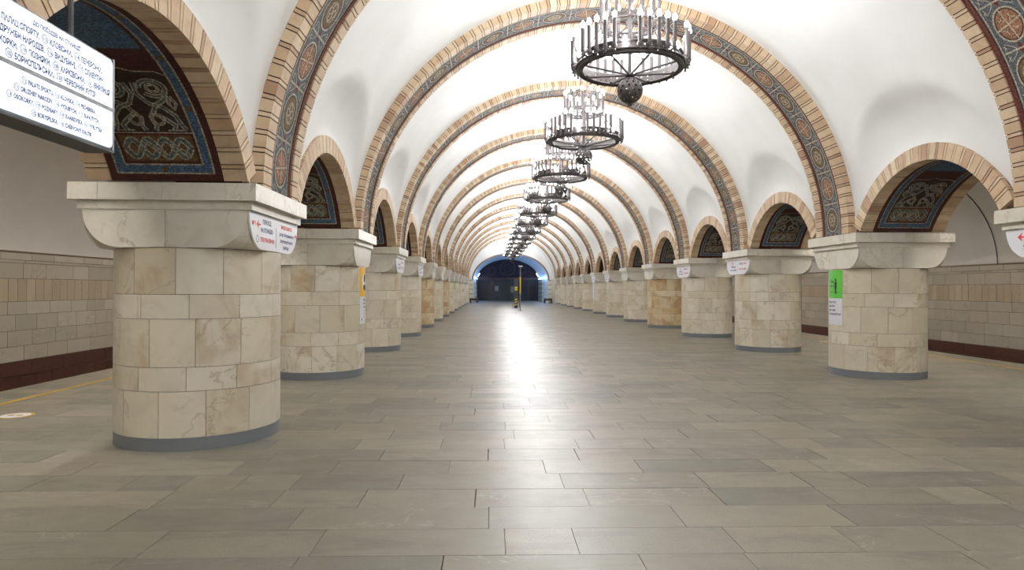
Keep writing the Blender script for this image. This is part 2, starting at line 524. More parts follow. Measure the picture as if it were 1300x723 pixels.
for x0, x1, y0, y1 in ((-AX, -.57, -AY, 0), (-AX, -.57, 0, AY), (-.57, 0, -AY, AY), (0, .57, -AY, AY), (.57, AX, -AY, 0), (.57, AX, 0, AY)):
    m = MB(); g = .0015; b = .012
    m.box(x0 + g, x1 - g, y0 + g, y1 - g, 2.283, ZS)
    SLABS.append(m.mesh('abacus_slab', 'capital_marble'))
m = MB(); m.box(-AX + .055, AX - .055, -AY + .055, AY - .055, 2.205, 2.283); MOULD = m.mesh('abacus_moulding', 'capital_marble')
m = MB(); m.lathe([(SR - .004, 0), (SR - .004, .122)], 64); m.smooth = True; BASE = m.mesh('base_band', 'base_metal', 30)
m = MB(); m.lathe([(SR - .012, .1), (SR - .012, 1.86)], 48); CORE = m.mesh('core', 'column_joint', 30)
OCHRE = {(-1, 4), (1, 4), (-1, 6)}
def column_label(sx, n):
    side = 'left' if sx < 0 else 'right'
    if n < 0: return 'cream marble column beside the camera on the %s, out of view' % side
    extra = {(-1, 0): 'with white direction sign on its capital', (-1, 1): 'with yellow and white poster', (1, 1): 'with green and white poster',
             (1, 0): 'cut off by the picture edge', (-1, 4): 'stained ochre', (1, 4): 'stained ochre near its foot'}.get((sx, n), 'with square capital')
    return '%s cream marble column from the camera in the %s row, %s' % (ORD[n], side, extra)
for sx in (-1, 1):
    for n in range(N0, N1 + 1):
        c = thing('marble_column', column_label(sx, n), 'column', (sx * CX, YC(n), 0), 0, 'marble columns of the %s row' % ('left' if sx < 0 else 'right'))
        rr = random.Random(100 + n * 7 + sx)
        link('base_band', BASE, c); link('core', CORE, c)
        joined = MB()
        mat = 'ochre_column_marble' if (sx, n) in OCHRE else 'column_marble'
        for z0, z1, k in COURSES:
            off = rr.uniform(0, 2 * PI / k)
            for i in range(k):
                a = off + 2 * PI * i / k
                if 0 <= n <= 6: link('marble_tile', tile_mesh(z0, z1, k, mat), c, rot=(0, 0, a))
                else:
                    h = PI / k - .0022; joined.ct = rr.random() * .99 + .005
                    arc_tile(joined, a - h, a + h, z0 + .002, z1 - .002, SR - .03, SR, 3)
        if joined.f: joined.build('marble_cladding', mat, c, kind='stuff')
        for i in range(4): link('capital_stone', CAPSTONE, c, rot=(0, 0, i * PI / 2))
        link('abacus_moulding', MOULD, c)
        for s_ in SLABS: link('abacus_slab', s_, c)

# ------------------------------------------------------------------ transverse arches
def ell(a, b, ph): return a * cos(ph), b * sin(ph)
NS = 4000
cum = [0]
pp = ell(AA, AB, 0)
for i in range(1, NS + 1):
    q = ell(AA, AB, PI * i / NS); cum.append(cum[-1] + math.hypot(q[0]-pp[0], q[1]-pp[1])); pp = q
LEN = cum[-1]
def at_len(s):
    import bisect
    i = min(NS - 1, max(0, bisect.bisect_left(cum, s) - 1)); fr = (s - cum[i]) / (cum[i+1] - cum[i])
    ph = PI * (i + fr) / NS
    x, z = ell(AA, AB, ph); th = math.atan2(AA * sin(ph) , AB * cos(ph))
    nx, nz = cos(ph) / AA, sin(ph) / AB; th = math.atan2(nz, nx)
    return x, z, th
NP = 74
PER = LEN / NP
WW, WN, WJ = PER * .66, PER * .195, PER * .0725
HB = .548; BW = .22
def wedge(m, w, d, y0, y1, R=4.0, M=None):
    k = (R + d) / R
    P = [(0, y0, -w/2), (d, y0, -w/2*k), (d, y1, -w/2*k), (0, y1, -w/2), (0, y0, w/2), (d, y0, w/2*k), (d, y1, w/2*k), (0, y1, w/2)]
    if M: P = [M(p) for p in P]
    m.hexa(P)
def wmesh(w):
    m = MB(); wedge(m, w, .2, -BW/2, BW/2); return m.mesh('voussoir', 'sandstone_brick')
VW, VN = wmesh(WW), wmesh(WN)
def arch_strip(m, off, y0, y1, h, seg=120, both=False):   # curved plank: inner radius offset off, thickness h
    def P(ph, o, y): x, z = ell(AA + o, AB + o, ph); return (x, y, z)
    A = [[P(PI*i/seg, off, y0), P(PI*i/seg, off, y1)] for i in range(seg + 1)]
    B = [[P(PI*i/seg, off + h, y0), P(PI*i/seg, off + h, y1)] for i in range(seg + 1)]
    m.grid(A); m.grid([[b for b in reversed(r)] for r in B])
    m.grid([[b[0], a[0]] for a, b in zip(A, B)]); m.grid([[a[1], b[1]] for a, b in zip(A, B)])
# medallion meshes, bent to the arch curve
class Bent(MB):
    def __init__(s, R, mode):
        super().__init__(); s.R = R; s.mode = mode; s.h = .004
    def mp(s, u, v_, h=None):
        h = s.h if h is None else h
        if s.mode == 'arch': return ((s.R - h) * cos(u / s.R) - s.R, v_, (s.R - h) * sin(u / s.R))
        return (v_, (s.R - h) * sin(u / s.R), (s.R - h) * cos(u / s.R))
    def ribbon(s, pts, wd, closed=False):
        n = len(pts); L = []; Rr = []
        for i, (a, b) in enumerate(pts):
            p = pts[(i - 1) % n] if closed or i > 0 else pts[i]
            q = pts[(i + 1) % n] if closed or i < n - 1 else pts[i]
            dx, dy = q[0] - p[0], q[1] - p[1]; d = math.hypot(dx, dy) or 1
            L.append(s.mp(a - dy / d * wd / 2, b + dx / d * wd / 2)); Rr.append(s.mp(a + dy / d * wd / 2, b - dx / d * wd / 2))
        if closed: L.append(L[0]); Rr.append(Rr[0])
        s.grid([L, Rr])
    def blob(s, pts): s.poly([s.mp(a, b) for a, b in pts])
    def oval(s, cu, cv, ru, rv, n=28): s.blob([(cu + ru*cos(2*PI*i/n), cv + rv*sin(2*PI*i/n)) for i in range(n)])
    def ovring(s, cu, cv, ru, rv, wd, n=32): s.ribbon([(cu + ru*cos(2*PI*i/n), cv + rv*sin(2*PI*i/n)) for i in range(n)], wd, True)
    def rect(s, u0, u1, v0, v1, nu=1):
        s.grid([[s.mp(u0 + (u1-u0)*i/nu, v0), s.mp(u0 + (u1-u0)*i/nu, v1)] for i in range(nu + 1)])
MM = ['mosaic_blue', 'mosaic_maroon', 'mosaic_cream', 'mosaic_salmon', 'mosaic_ochre', 'mosaic_slate', 'mosaic_dark', 'mosaic_red']
BLU, MAR, CRE, SAL, OCH, SLA, DRK, RED = range(8)
NMED = 22
MPITCH = LEN / NMED
def medallion(kind):
    m = Bent(4.0, 'arch'); H2 = MPITCH / 2
    m.cm = SAL if kind else OCH; m.h = .003; m.oval(0, 0, .19, .165)
    m.cm = DRK; m.h = .0045; m.ovring(0, 0, .178, .153, .014)
    m.cm = CRE; m.h = .0055; m.ovring(0, 0, .2, .175, .018)
    if kind:
        m.ribbon([(-.18, -.03), (.18, .03)], .016); m.h = .0065; m.ribbon([(-.03, .16), (.03, -.16)], .016)
        m.h = .006
        for a in range(4):
            c, s_ = cos(a*PI/2 + .8), sin(a*PI/2 + .8)
            m.ribbon([(.05*c, .05*s_), (.10*c, .085*s_), (.09*c + .03*s_, .12*s_ - .03*c)], .010)
            m.ribbon([(.10*c, .085*s_), (.12*c - .03*s_, .10*s_ + .03*c)], .010)
    else:
        for a in range(4):
            c, s_ = cos(a*PI/2), sin(a*PI/2)
            m.h = .006 + a * .0004
            m.ovring(.055*c, .05*s_, .04, .035, .014, 16)
        m.h = .0075; m.ovring(0, 0, .11, .10, .010)
    m.h = .004
    # spandrel ornaments between the medallions
    m.cm = RED; m.blob([(H2 - .075, 0), (H2, -.035), (H2 + .0, .035)][::-1]); m.blob([(-H2 + .075, 0), (-H2, .035), (-H2, -.035)][::-1])
    m.cm = CRE; m.h = .0055
    for e in (-1, 1):
        for q in (-1, 1):
            m.ribbon([(e*(H2 - .005), q*.05), (e*(H2 - .05), q*.09), (e*(H2 - .10), q*.17), (e*(H2 - .03), q*.19)], .010)
            m.ribbon([(e*(H2 - .085), q*.205), (e*(H2 - .045), q*.165)], .009)
        m.ribbon([(e*(H2 - .002), -.22), (e*(H2 - .002), .22)], .012)
    for q in (-1, 1): m.ribbon([(-H2 + i*H2/5, q*.235) for i in range(11)], .016)
    return m.mesh('mosaic_medallion', MM)
MED = [medallion(0), medallion(1)]
for n in range(N0 - 1, N1 + 1):
    lab = ('%s brick and mosaic rib arch crossing the hall from the camera' % ORD[n]) if n >= 0 else 'brick and mosaic rib arch %s the camera, out of view' % ('above' if n == -1 else 'behind')
    if n == 0: lab = 'nearest brick and mosaic rib arch, cut off at both top corners'
    t = thing('rib_arch', lab, 'arch', (0, YC(n), ZS), 0, 'rib arches across the vault')
    m = MB()
    for y0, y1 in ((-HB + .01, -HB + BW - .004), (HB - BW + .004, HB - .01)): arch_strip(m, .012, y0, y1, .18)
    m.build('mortar', 'brick_mortar', t)
    m = MB(); arch_strip(m, .03, -HB + BW - .01, HB - BW + .01, .1)
    band = m.build('mosaic_band', 'mosaic_blue', t, 40)
    for q in (-1, 1):
        m = MB(); a, b = sorted((q * (HB - BW), q * (HB - BW - .065))); arch_strip(m, .018, a, b, .02); m.build('border', 'mosaic_maroon', band, 40)
    joined = MB()
    rr = random.Random(n * 31 + 5)
    for k in range(NP):
        for w_, s_, me in ((WW, k * PER + WJ + WW / 2, VW), (WN, k * PER + WJ * 2 + WW + WN / 2, VN)):
            x, z, th = at_len(s_)
            for yy in (-HB + BW / 2, HB - BW / 2):
                if 0 <= n <= 3: link('voussoir', me, t, (x, yy, z), (0, -th, 0))
                else:
                    joined.ct = rr.random() * .99 + .005
                    c, q = cos(th), sin(th)
                    wedge(joined, w_, .2, yy - BW/2, yy + BW/2, M=lambda p: (x + p[0]*c - p[2]*q, p[1], z + p[0]*q + p[2]*c))
    if joined.f: joined.build('voussoirs', 'sandstone_brick', t, kind='stuff')
    if n <= 6:
        for k in range(NMED):
            x, z, th = at_len((k + .5) * MPITCH)
            link('mosaic_medallion', MED[k % 2], band, (x + .03*cos(th), 0, z + .03*sin(th)), (0, -th, 0))

# ------------------------------------------------------------------ side arches between the columns
ANG = math.asin(1.475 / RI)
ARC = 2 * ANG * RI
NPS = 22
PS = 2 * ANG / NPS
AWX = 1.42
def swedge(m, wa, x0, x1, M=None):
    h = wa / 2
    P = [(x0, RI*sin(-h), RI*cos(h)-RI), (x1, RI*sin(-h), RI*cos(h)-RI), (x1, RI*sin(h), RI*cos(h)-RI), (x0, RI*sin(h), RI*cos(h)-RI),
         (x0, RE*sin(-h), RE*cos(h)-RI), (x1, RE*sin(-h), RE*cos(h)-RI), (x1, RE*sin(h), RE*cos(h)-RI), (x0, RE*sin(h), RE*cos(h)-RI)]
    if M: P = [M(p) for p in P]
    m.hexa(P)
SWW, SWN = PS * .675, PS * .185
SBW = .21
def smesh(wa):
    m = MB(); swedge(m, wa, 0, SBW); return m.mesh('voussoir', 'sandstone_brick')
SVW, SVN = smesh(SWW), smesh(SWN)
def ring_strip(m, r0, r1, x0, x1, a0=-ANG, a1=ANG, seg=48):
    A = [[(x0, r0*sin(a), r0*cos(a)), (x1, r0*sin(a), r0*cos(a))] for a in [a0 + (a1-a0)*i/seg for i in range(seg+1)]]
    B = [[(x0, r1*sin(a), r1*cos(a)), (x1, r1*sin(a), r1*cos(a))] for a in [a0 + (a1-a0)*i/seg for i in range(seg+1)]]
    m.grid(A); m.grid(B); m.grid([[a[0], b[0]] for a, b in zip(A, B)]); m.grid([[a[1], b[1]] for a, b in zip(A, B)])
m = MB()
for x0 in (.016, AWX - SBW + .002): ring_strip(m, RI + .014, RE - .006, x0, x0 + SBW - .01)
ring_strip(m, RI + .06, RE, .05, AWX - .05, -ANG, ANG)
SMORT = m.mesh('mortar', 'arch_mortar')
RM = RI + .012
X0, X1 = SBW, AWX - SBW            # mosaic width 1.0
m = MB(); ring_strip(m, RM, RM + .03, X0 - .01, X1 + .01); SPANEL = m.mesh('mosaic_panel', 'soffit_maroon', 40)
MS = [q.replace('mosaic', 'soffit') for q in MM]
UL = ANG * RM
def soffit_frame():
    m = Bent(RM, 'side')
    m.cm = BLU; m.h = .003
    for e in (0, 1):
        a, b = (X0 + .07, X0 + .16) if e == 0 else (X1 - .16, X1 - .07)
        m.rect(-UL + .07, UL - .07, a, b, 30)
    for e in (-1, 1):
        a, b = sorted((e * (UL - .07), e * (UL - .16))); m.rect(a, b, X0 + .16, X1 - .16, 3)
    m.cm = CRE; m.h = .005
    for o in (.075, .158):
        uu = UL - o; a, b = X0 + o, X1 - o
        for q in (a, b): m.ribbon([(-uu + 2*uu*i/40, q) for i in range(41)], .016)
        for q in (-uu, uu): m.ribbon([(q, a + (b-a)*i/8) for i in range(9)], .016)
    m.cm = OCH; m.h = .006
    for u in (-1.1, -.55, 0, .55, 1.1):
        for q in (X0 + .115, X1 - .115): m.oval(u, q, .03, .026, 12)
    m.oval(UL - .115, (X0+X1)/2, .026, .03, 12); m.oval(-UL + .115, (X0+X1)/2, .026, .03, 12)
    m.cm = BLU; m.h = .003; m.rect(-.45, .45, X0 + .2, X1 - .2, 10)
    return m.mesh('mosaic_border', MS)
def band_line(m, pts, w1=.05):       # strap: slate core with cream edges
    m.cm = SLA; m.h = .004 + m.q; m.ribbon(pts, w1)
    for e in (-1, 1):
        out = []
        for i in range(len(pts)):
            p = pts[max(0, i-1)]; q = pts[min(len(pts)-1, i+1)]
            dx, dy = q[0]-p[0], q[1]-p[1]; d = math.hypot(dx, dy) or 1
            out.append((pts[i][0] - e*dy/d*w1/2, pts[i][1] + e*dx/d*w1/2))
        m.cm = CRE; m.h = .0052 + m.q; m.ribbon(out, .013)
    m.q += .0003
def soffit_field(e):
    """knotwork strip and interlaced animal panel on one flank (e = -1 / +1)"""
    m = Bent(RM, 'side'); m.q = 0
    C = (X0 + X1) / 2
    U = lambda d: e * (UL - d)       # d = distance up from the foot
    m.cm = OCH; m.h = .003
    a, b = sorted((U(.19), U(.44))); m.rect(a, b, X0 + .19, X1 - .19, 6)
    m.cm = DRK; a, b = sorted((U(.47), U(1.10))); m.rect(a, b, X0 + .19, X1 - .19, 12)
    m.cm = RED; m.h = .004
    for d in (.455,): a, b = sorted((U(d - .012), U(d + .012))); m.rect(a, b, X0 + .17, X1 - .17, 2)
    m.cm = CRE; m.h = .0052; m.ribbon([(U(.465), X0 + .17 + (X1-X0-.34)*i/8) for i in range(9)], .012)
    # braid
    for ph in (0, PI):
        band_line(m, [(U(.315 + .085*sin(ph + i*2*PI/30)), X0 + .22 + (X1-X0-.44)*i/60) for i in range(61)], .044)
    for k in range(2):
        band_line(m, [(U(.235 + .16*i/8), X0 + .25 + k*.2 + .16*i/8) for i in range(9)], .03)
    # animal: coiled neck, head ring, body, tail loops, four legs
    def P(x, d): return (U(d), C + x)
    def loop(cx, cd_, rx, rd, a0, a1, n=26): return [P(cx + rx*cos(a0 + (a1-a0)*i/n), cd_ + rd*sin(a0 + (a1-a0)*i/n)) for i in range(n+1)]
    for s_ in (-1, 1):
        band_line(m, loop(s_*.17, .92, .10, .085, 0, 2*PI*.9), .032)
        band_line(m, loop(s_*.17, .92, .045, .04, 0, 2*PI), .018)
        band_line(m, [P(s_*x, d) for x, d in ((.26, .90), (.22, .80), (.12, .74), (.08, .66), (.16, .60), (.22, .54), (.20, .49))], .036)
        band_line(m, [P(s_*x, d) for x, d in ((.04, .98), (.02, .86), (.08, .76), (.18, .72), (.25, .64), (.27, .55), (.30, .49))], .032)
        band_line(m, [P(s_*x, d) for x, d in ((.10, .70), (.04, .62), (.06, .54), (.04, .49))], .03)
        band_line(m, loop(s_*.09, .60, .05, .05, 0, 2*PI), .018)
        band_line(m, [P(s_*x, d) for x, d in ((.27, .84), (.30, .76), (.27, .70), (.24, .76), (.27, .84))], .02)
        m.cm = CRE; m.h = .006; m.ribbon([P(s_*x, d) for x, d in ((.14, .49), (.30, .49))], .012)
    m.cm = CRE; m.h = .0055
    m.ribbon([P(x, d) for x, d in ((-.33, 1.06), (-.26, 1.10), (-.1, 1.10), (0, 1.14), (.1, 1.10), (.26, 1.10), (.33, 1.06))], .014)
    return m.mesh('knotwork', MS)
SFRAME = soffit_frame(); SFIELD = [soffit_field(-1), soffit_field(1)]
for sx in (-1, 1):
    side = 'left' if sx < 0 else 'right'
    for n in range(N0, N1):
        if n < 0:
            lab = 'large side arch above the hanging light box on the left' if sx < 0 else 'side arch on the right beside the camera, out of view'
        else:
            lab = 'segmental brick side arch between the %s and %s columns of the %s row' % (ORD[n], ORD[n+1], side)
        t = thing('side_arch', lab, 'arch', (sx * FX, YC(n) + S / 2, ZCEN), 0 if sx > 0 else PI, 'side arches of the %s arcade' % side)
        link('mortar', SMORT, t)
        pn = link('mosaic_panel', SPANEL, t)
        if n <= 5:
            link('mosaic_border', SFRAME, pn)
            for q in SFIELD: link('knotwork', q, pn)
        joined = MB(); rr = random.Random(n * 17 + sx)
        for k in range(NPS):
            a0 = -ANG + k * PS
            for wa, ac, me in ((SWW, a0 + PS*.035 + SWW/2, SVW), (SWN, a0 + PS*.105 + SWW + SWN/2, SVN)):
                for x0 in (0, AWX - SBW):
                    if n <= 4: link('voussoir', me, t, (x0, RI*sin(ac), RI*cos(ac)), (-ac, 0, 0))
                    else:
                        joined.ct = rr.random() * .99 + .005; c, q = cos(ac), sin(ac)
                        swedge(joined, wa, x0, x0 + SBW, M=lambda p: (p[0], RI*q + p[1]*c + p[2]*q, RI*c - p[1]*q + p[2]*c))
        if joined.f: joined.build('voussoirs', 'sandstone_brick', t, kind='stuff')

# ------------------------------------------------------------------ chandeliers
RR = .70
def perforated_band(r0, r1, z0, z1, n, rows, hole):
    m = MB()
    for r in (r0, r1):
        for i in range(n):
            for j in range(rows):
                if hole(i, j): continue
                a0, a1 = 2*PI*i/n, 2*PI*(i+1)/n; q0 = z0 + (z1-z0)*j/rows; q1 = z0 + (z1-z0)*(j+1)/rows
                f = [(r*cos(a0), r*sin(a0), q0), (r*cos(a1), r*sin(a1), q0), (r*cos(a1), r*sin(a1), q1), (r*cos(a0), r*sin(a0), q1)]
                m.quad(*(f if r == r1 else f[::-1]))
    return m
m = perforated_band(RR - .012, RR + .012, .0, .14, 144, 5, lambda i, j: (i % 3 == 1) and j in (1, 3))
RINGB = m.mesh('ring_band', 'iron')
m = MB()
for z, r, q in ((0, RR + .015, .028), (.145, RR + .012, .022), (.035, RR + .045, .018), (0, RR - .03, .016)): m.torus(r, q, z, 72, 8)
RINGM = m.mesh('ring_moulding', 'iron', 60)
m = MB(); m.lathe([(.0, -.03), (.05, -.02), (.075, .0), (.05, .025), (.02, .05), (.014, .2)], 20, (0, 0, -.09)); HUB = m.mesh('hub', 'iron', 50)
m = MB(); m.tube((.04, 0, -.08), (RR - .01, 0, .0), .015, 8); SPOKE = m.mesh('spoke', 'iron', 60)
m = MB(); m.lathe([(.012, -.02), (.035, -.012), (.042, .0), (.035, .012), (.012, .02)], 14, (RR - .035, 0, .01)); BOSS = m.mesh('boss', 'iron', 60)
m = MB()
BRAD = .18; BZ = -.30
nu, nv = 36, 19
for i in range(nu):
    for j in range(nv):
        if 3 <= j <= nv - 4 and (i + (j // 2 % 2) * 1) % 3 == 1 and j % 2 == 0: continue
        def sp_(a, b, r=BRAD): return (r*sin(PI*b/nv)*cos(2*PI*a/nu), r*sin(PI*b/nv)*sin(2*PI*a/nu), BZ + r*cos(PI*b/nv))
        m.quad(sp_(i, j+1), sp_(i+1, j+1), sp_(i+1, j), sp_(i, j))
m.lathe([(.01, -.045), (.028, -.03), (.03, -.015), (.012, 0)], 12, (0, 0, BZ - BRAD)); m.tube((0, 0, BZ + BRAD - .01), (0, 0, -.1), .014, 8)
BALL = m.mesh('pierced_ball', 'iron', 40)
def candle_mb(m, ang, rad, z0, z1, br=True, r=.026):
    c, s_ = cos(ang), sin(ang); x, y = rad*c, rad*s_
    m.lathe([(.006, z0 - .11), (.020, z0 - .095), (.010, z0 - .075), (.026, z0 - .045), (.034, z0 - .02), (.022, z0), (.030, z0 + .02), (r, z0 + .035), (r, z1 - .02), (.031, z1 - .015), (.031, z1)], 10, (x, y, 0))
    if br: m.tube((x, y, z0 - .03), ((rad - .09)*c, (rad - .09)*s_, z0 - .05), .013, 6)
def bulb_mb(m, ang, rad, z, k=1.0):
    c, s_ = rad*cos(ang), rad*sin(ang)
    m.lathe([(.010*k, 0), (.026*k, .02*k), (.033*k, .045*k), (.024*k, .075*k), (.004, .1*k)], 10, (c, s_, z))
NCG, CPG = 6, 5
CAND = []      # angle, radius, foot, top
for g in range(NCG):
    for i in range(CPG): CAND.append(((g + (i + .75) / 6.5) * 2*PI/NCG + .35, RR + .10, .10, .42))
LOWB = [((g + (CPG + .75) / 6.5) * 2*PI/NCG + .35, RR + .06, .10) for g in range(NCG)]
UP = [(i * 2*PI/14, .40, .66, .98) for i in range(14)]
RU = .40
m = MB(); m.torus(RU, .02, .60, 40, 8); m.torus(RU, .014, .66, 40, 8); UPR = m.mesh('upper_ring', 'iron', 60)
m = perforated_band(RU - .008, RU + .008, .6, .66, 60, 3, lambda i, j: i % 3 == 1 and j == 1); UPB = m.mesh('upper_band', 'iron')
m = MB()
for i in range(4):
    a = i*PI/2 + .3
    m.tube((.02*cos(a), .02*sin(a), .62), (RU*cos(a), RU*sin(a), .62), .010, 6)
m.lathe([(.02, -.1), (.02, .2), (.05, .25), (.07, .32), (.04, .4), (.03, .55), (.06, .60), (.06, .66), (.02, .7), (.02, .9), (.06, .95), (.09, 1.0), (.03, 1.06)], 16)
STEM = m.mesh('stem', 'iron', 50)
m = MB(); m.tube((RR, 0, .14), (RU, 0, .61), .008, 6); STAY = m.mesh('stay', 'iron')
ZR = 4.57
m = MB(); m.tube((0, 0, .98), (0, 0, ZS + VB - ZR - .01), .008, 6); ROD1 = m.mesh('suspension_rod', 'rod_metal')
m = MB(); zt = ZS + VB - ZR; m.lathe([(.05, zt - .05), (.12, zt - .02), (.14, zt + .01)], 20); ROSE = m.mesh('ceiling_rose', 'iron')
m = MB(); candle_mb(m, 0, 0, .10, .42, False); CANM = m.mesh('candle', 'candle_iron', 50)
m = MB(); candle_mb(m, 0, 0, .66, .98, False); CANU = m.mesh('candle', 'candle_iron', 50)
m = MB(); bulb_mb(m, 0, 0, 0); BULBM = m.mesh('bulb', 'bulb_glow', 60)
m = MB(); m.tube((.0, 0, .07), (-.09, 0, .05), .013, 6); BRK = m.mesh('bracket', 'iron')
m = MB(); mb = MB()
for a, r, z0, z1 in CAND: candle_mb(m, a, r, z0, z1); bulb_mb(mb, a, r, z1)
for a, r, z0, z1 in UP: candle_mb(m, a, r, z0, z1, False); bulb_mb(mb, a, r, z1)
for a, r, z in LOWB: bulb_mb(mb, a, r, z, 1.1)
CANJ = m.mesh('candles', 'candle_iron', 50); BULJ = mb.mesh('bulbs', 'bulb_glow', 60)
def chandelier(n):
    if n < 0: lab = 'black iron ring chandelier %s the camera, out of view' % ('just above', 'right behind', 'further behind', 'farthest behind')[-1 - n]
    else: lab = '%s black iron ring chandelier from the camera, hanging on the hall axis' % ORD[n]
    t = thing('chandelier', lab, 'chandelier', (0, YC(n) + S / 2, ZR), 0, 'chandeliers along the hall axis')
    rb = link('ring_band', RINGB, t); link('ring_moulding', RINGM, rb)
    link('hub', HUB, t); link('stem', STEM, t)
    link('upper_ring', UPR, t); link('upper_band', UPB, t)
    link('ceiling_rose', ROSE, t)
    ball = link('pierced_ball', BALL, t)
    near = 0 <= n <= 3
    for i in range(8):
        q = link('spoke', SPOKE, t, rot=(0, 0, i*PI/4 + .2)); link('boss', BOSS, q)
    for i in range(6): link('stay', STAY, t, rot=(0, 0, i*PI/3 + .35))
    for i in range(4):
        a = i*PI/2 + PI/4; link('suspension_rod', ROD1, t, (.1*cos(a), .1*sin(a), 0))
    if near:
        for a, r, z0, z1 in CAND:
            c = link('candle', CANM, t, (r*cos(a), r*sin(a), 0), (0, 0, a)); link('bulb', BULBM, c, (0, 0, z1)); link('bracket', BRK, c)
        for a, r, z0, z1 in UP:
            c = link('candle', CANU, t, (r*cos(a), r*sin(a), 0), (0, 0, a)); link('bulb', BULBM, c, (0, 0, z1))
        for a, r, z in LOWB: link('bulb', BULBM, t, (r*cos(a), r*sin(a), z))
    else:
        link('candles', CANJ, t, kind='stuff'); link('bulbs', BULJ, t, kind='stuff')
for n in range(-4, N1 + 1): chandelier(n)

# ------------------------------------------------------------------ lettering
def text_mesh(s, size, mat, align='LEFT', squeeze=1.0):
    cu = bpy.data.curves.new('lettering', 'FONT'); cu.body = s; cu.size = size; cu.align_x = align; cu.resolution_u = 2; cu.offset = .04 * size
    o = bpy.data.objects.new('lettering', cu)
    me = bpy.data.meshes.new_from_object(o)
    bpy.data.objects.remove(o); bpy.data.curves.remove(cu)
    xs = [v_.co.x for v_ in me.vertices] or [0]
    for v_ in me.vertices: v_.co.x *= squeeze
    me.materials.clear(); me.materials.append(MATS[mat])
    return me, (max(xs) - min(xs)) * squeeze
def lettering(s, size, mat, parent, M, align='LEFT', width=None):
    """M maps text plane (x right, y up) to parent coordinates"""
    me, wd = text_mesh(s, size, mat, align)
    k = (width / wd) if width and wd else 1
    for v_ in me.vertices: v_.co = M(v_.co.x * k, v_.co.y)
    me.update()
    return link('lettering', me, parent)

# hanging light box under the near left side arch
LBX = -4.0
LY0, LY1, LZ0, LZ1 = 2.15, 3.635, 2.254, 2.731
box = thing('light_box', 'hanging illuminated white station list sign in the top left corner', 'sign', (-3.88, (LY0 + LY1) / 2 * .9413, 2.2097))
box.scale = (.9413,) * 3
yo = (LY0 + LY1) / 2
m = MB(); m.box(-.15, -.008, LY0 - yo - .012, LY1 - yo + .012, -.012, LZ1 - LZ0 + .012); m.build('housing', 'sign_frame', box)
m = MB(); m.box(-.15, 0.004, LY0 - yo - .012, LY1 - yo + .012, -.024, -.0125); m.build('bottom_tray', 'sign_dark', box)
m = MB(); m.box(-.03, 0.003, LY1 - yo - .0, LY1 - yo + .013, -.012, LZ1 - LZ0 + .012); m.build('end_cap', 'sign_frame', box)
def rounded(y0, y1, z0, z1, r=.03, right_top=True, right_bot=True):
    pts = [(y0, z0)]
    pts += [(y1 - r + r*sin(a), z0 + r - r*cos(a)) for a in [PI/2*i/6 for i in range(7)]] if right_bot else [(y1, z0)]
    pts += [(y1 - r + r*cos(a), z1 - r + r*sin(a)) for a in [PI/2*i/6 for i in range(7)]] if right_top else [(y1, z1)]
    return pts + [(y0, z1)]
DIV0, DIV1 = .199, .218
for z0, z1, a, b in ((.0, DIV0, False, True), (DIV1, LZ1 - LZ0, True, False)):
    m = MB(); P = rounded(LY0 - yo, LY1 - yo, z0, z1, .028, a, b)
    m.poly([(0, y, z) for y, z in P]); m.poly([(-.008, y, z) for y, z in reversed(P)])
    for i in range(len(P)):
        q = P[(i+1) % len(P)]; m.quad((-.008, *P[i]), (-.008, *q), (0, *q), (0, *P[i]))
    m.build('lit_panel', 'signbox_glow', box)
    m = MB(); m.box(-.156, -.15, LY0 - yo, LY1 - yo, z0, z1); m.build('rear_lit_panel', 'signbox_glow', box)
m = MB(); m.box(-.008, .003, LY0 - yo, LY1 - yo, DIV0, DIV1); m.build('divider', 'sign_frame', box)
for yy in (.1, .5):
    m = MB(); m.tube((-.075, yy, LZ1 - LZ0), (-.075, yy, 1.12), .014, 8); m.build('hanger_rod', 'sign_dark', box)
    m = MB(); m.tube((-.29, yy, 1.1), (-.06, yy, 1.1), .014, 8); m.build('wall_arm', 'sign_dark', box)
def circ(parent, y, z, r, mat='letter_blue'):
    m = MB()
    P = [[(.0012, y + q*cos(2*PI*i/20), z + q*sin(2*PI*i/20)) for i in range(21)] for q in (r, r*.82)]
    m.grid(P); m.build('number_ring', mat, parent)
HH = LZ1 - LZ0 - DIV1
def row(items, yend, zc, size, frac=None):
    # items right-aligned at yend; each: (number, name)
    total = .0; ws = []
    for num, name in items:
        me, wd = text_mesh(name, size, 'letter_blue'); bpy.data.meshes.remove(me); ws.append(wd * .74)
    r = size * .55; gap = size * .28
    tot = sum(ws) + len(ws) * (2*r + gap*1.4) + gap * (len(ws) - 1)
    y = yend - yo - tot
    for (num, name), wd in zip(items, ws):
        circ(box, y + r, zc + size*.36, r)
        lettering(num, size*.62, 'letter_blue', box, lambda a, b, y=y: (.0012, y + r + a*.8, zc + size*.14 + b), 'CENTER')
        y += 2*r + gap
        lettering(name, size, 'letter_blue', box, lambda a, b, y=y: (.0012, y + a*.74, zc + b))
        y += wd + gap*1.4
zt = DIV1
lettering('ДО ПОЇЗДІВ НА СТАНЦІЇ', .027, 'letter_blue', box, lambda a, b: (.0012, 3.18 - yo + a, DIV1 + HH*.815 + b), 'CENTER')
row([('112', 'ПАЛАЦ СПОРТУ,'), ('113', 'КЛОВСЬКА,'), ('114', 'ПЕЧЕРСЬКА,')], 3.540, DIV1 + HH*.62, .039)
row([('115', 'ДРУЖБИ НАРОДІВ,'), ('116', 'ВИДУБИЧІ,'), ('117', 'СЛАВУТИЧ,')], 3.556, DIV1 + HH*.43, .039)
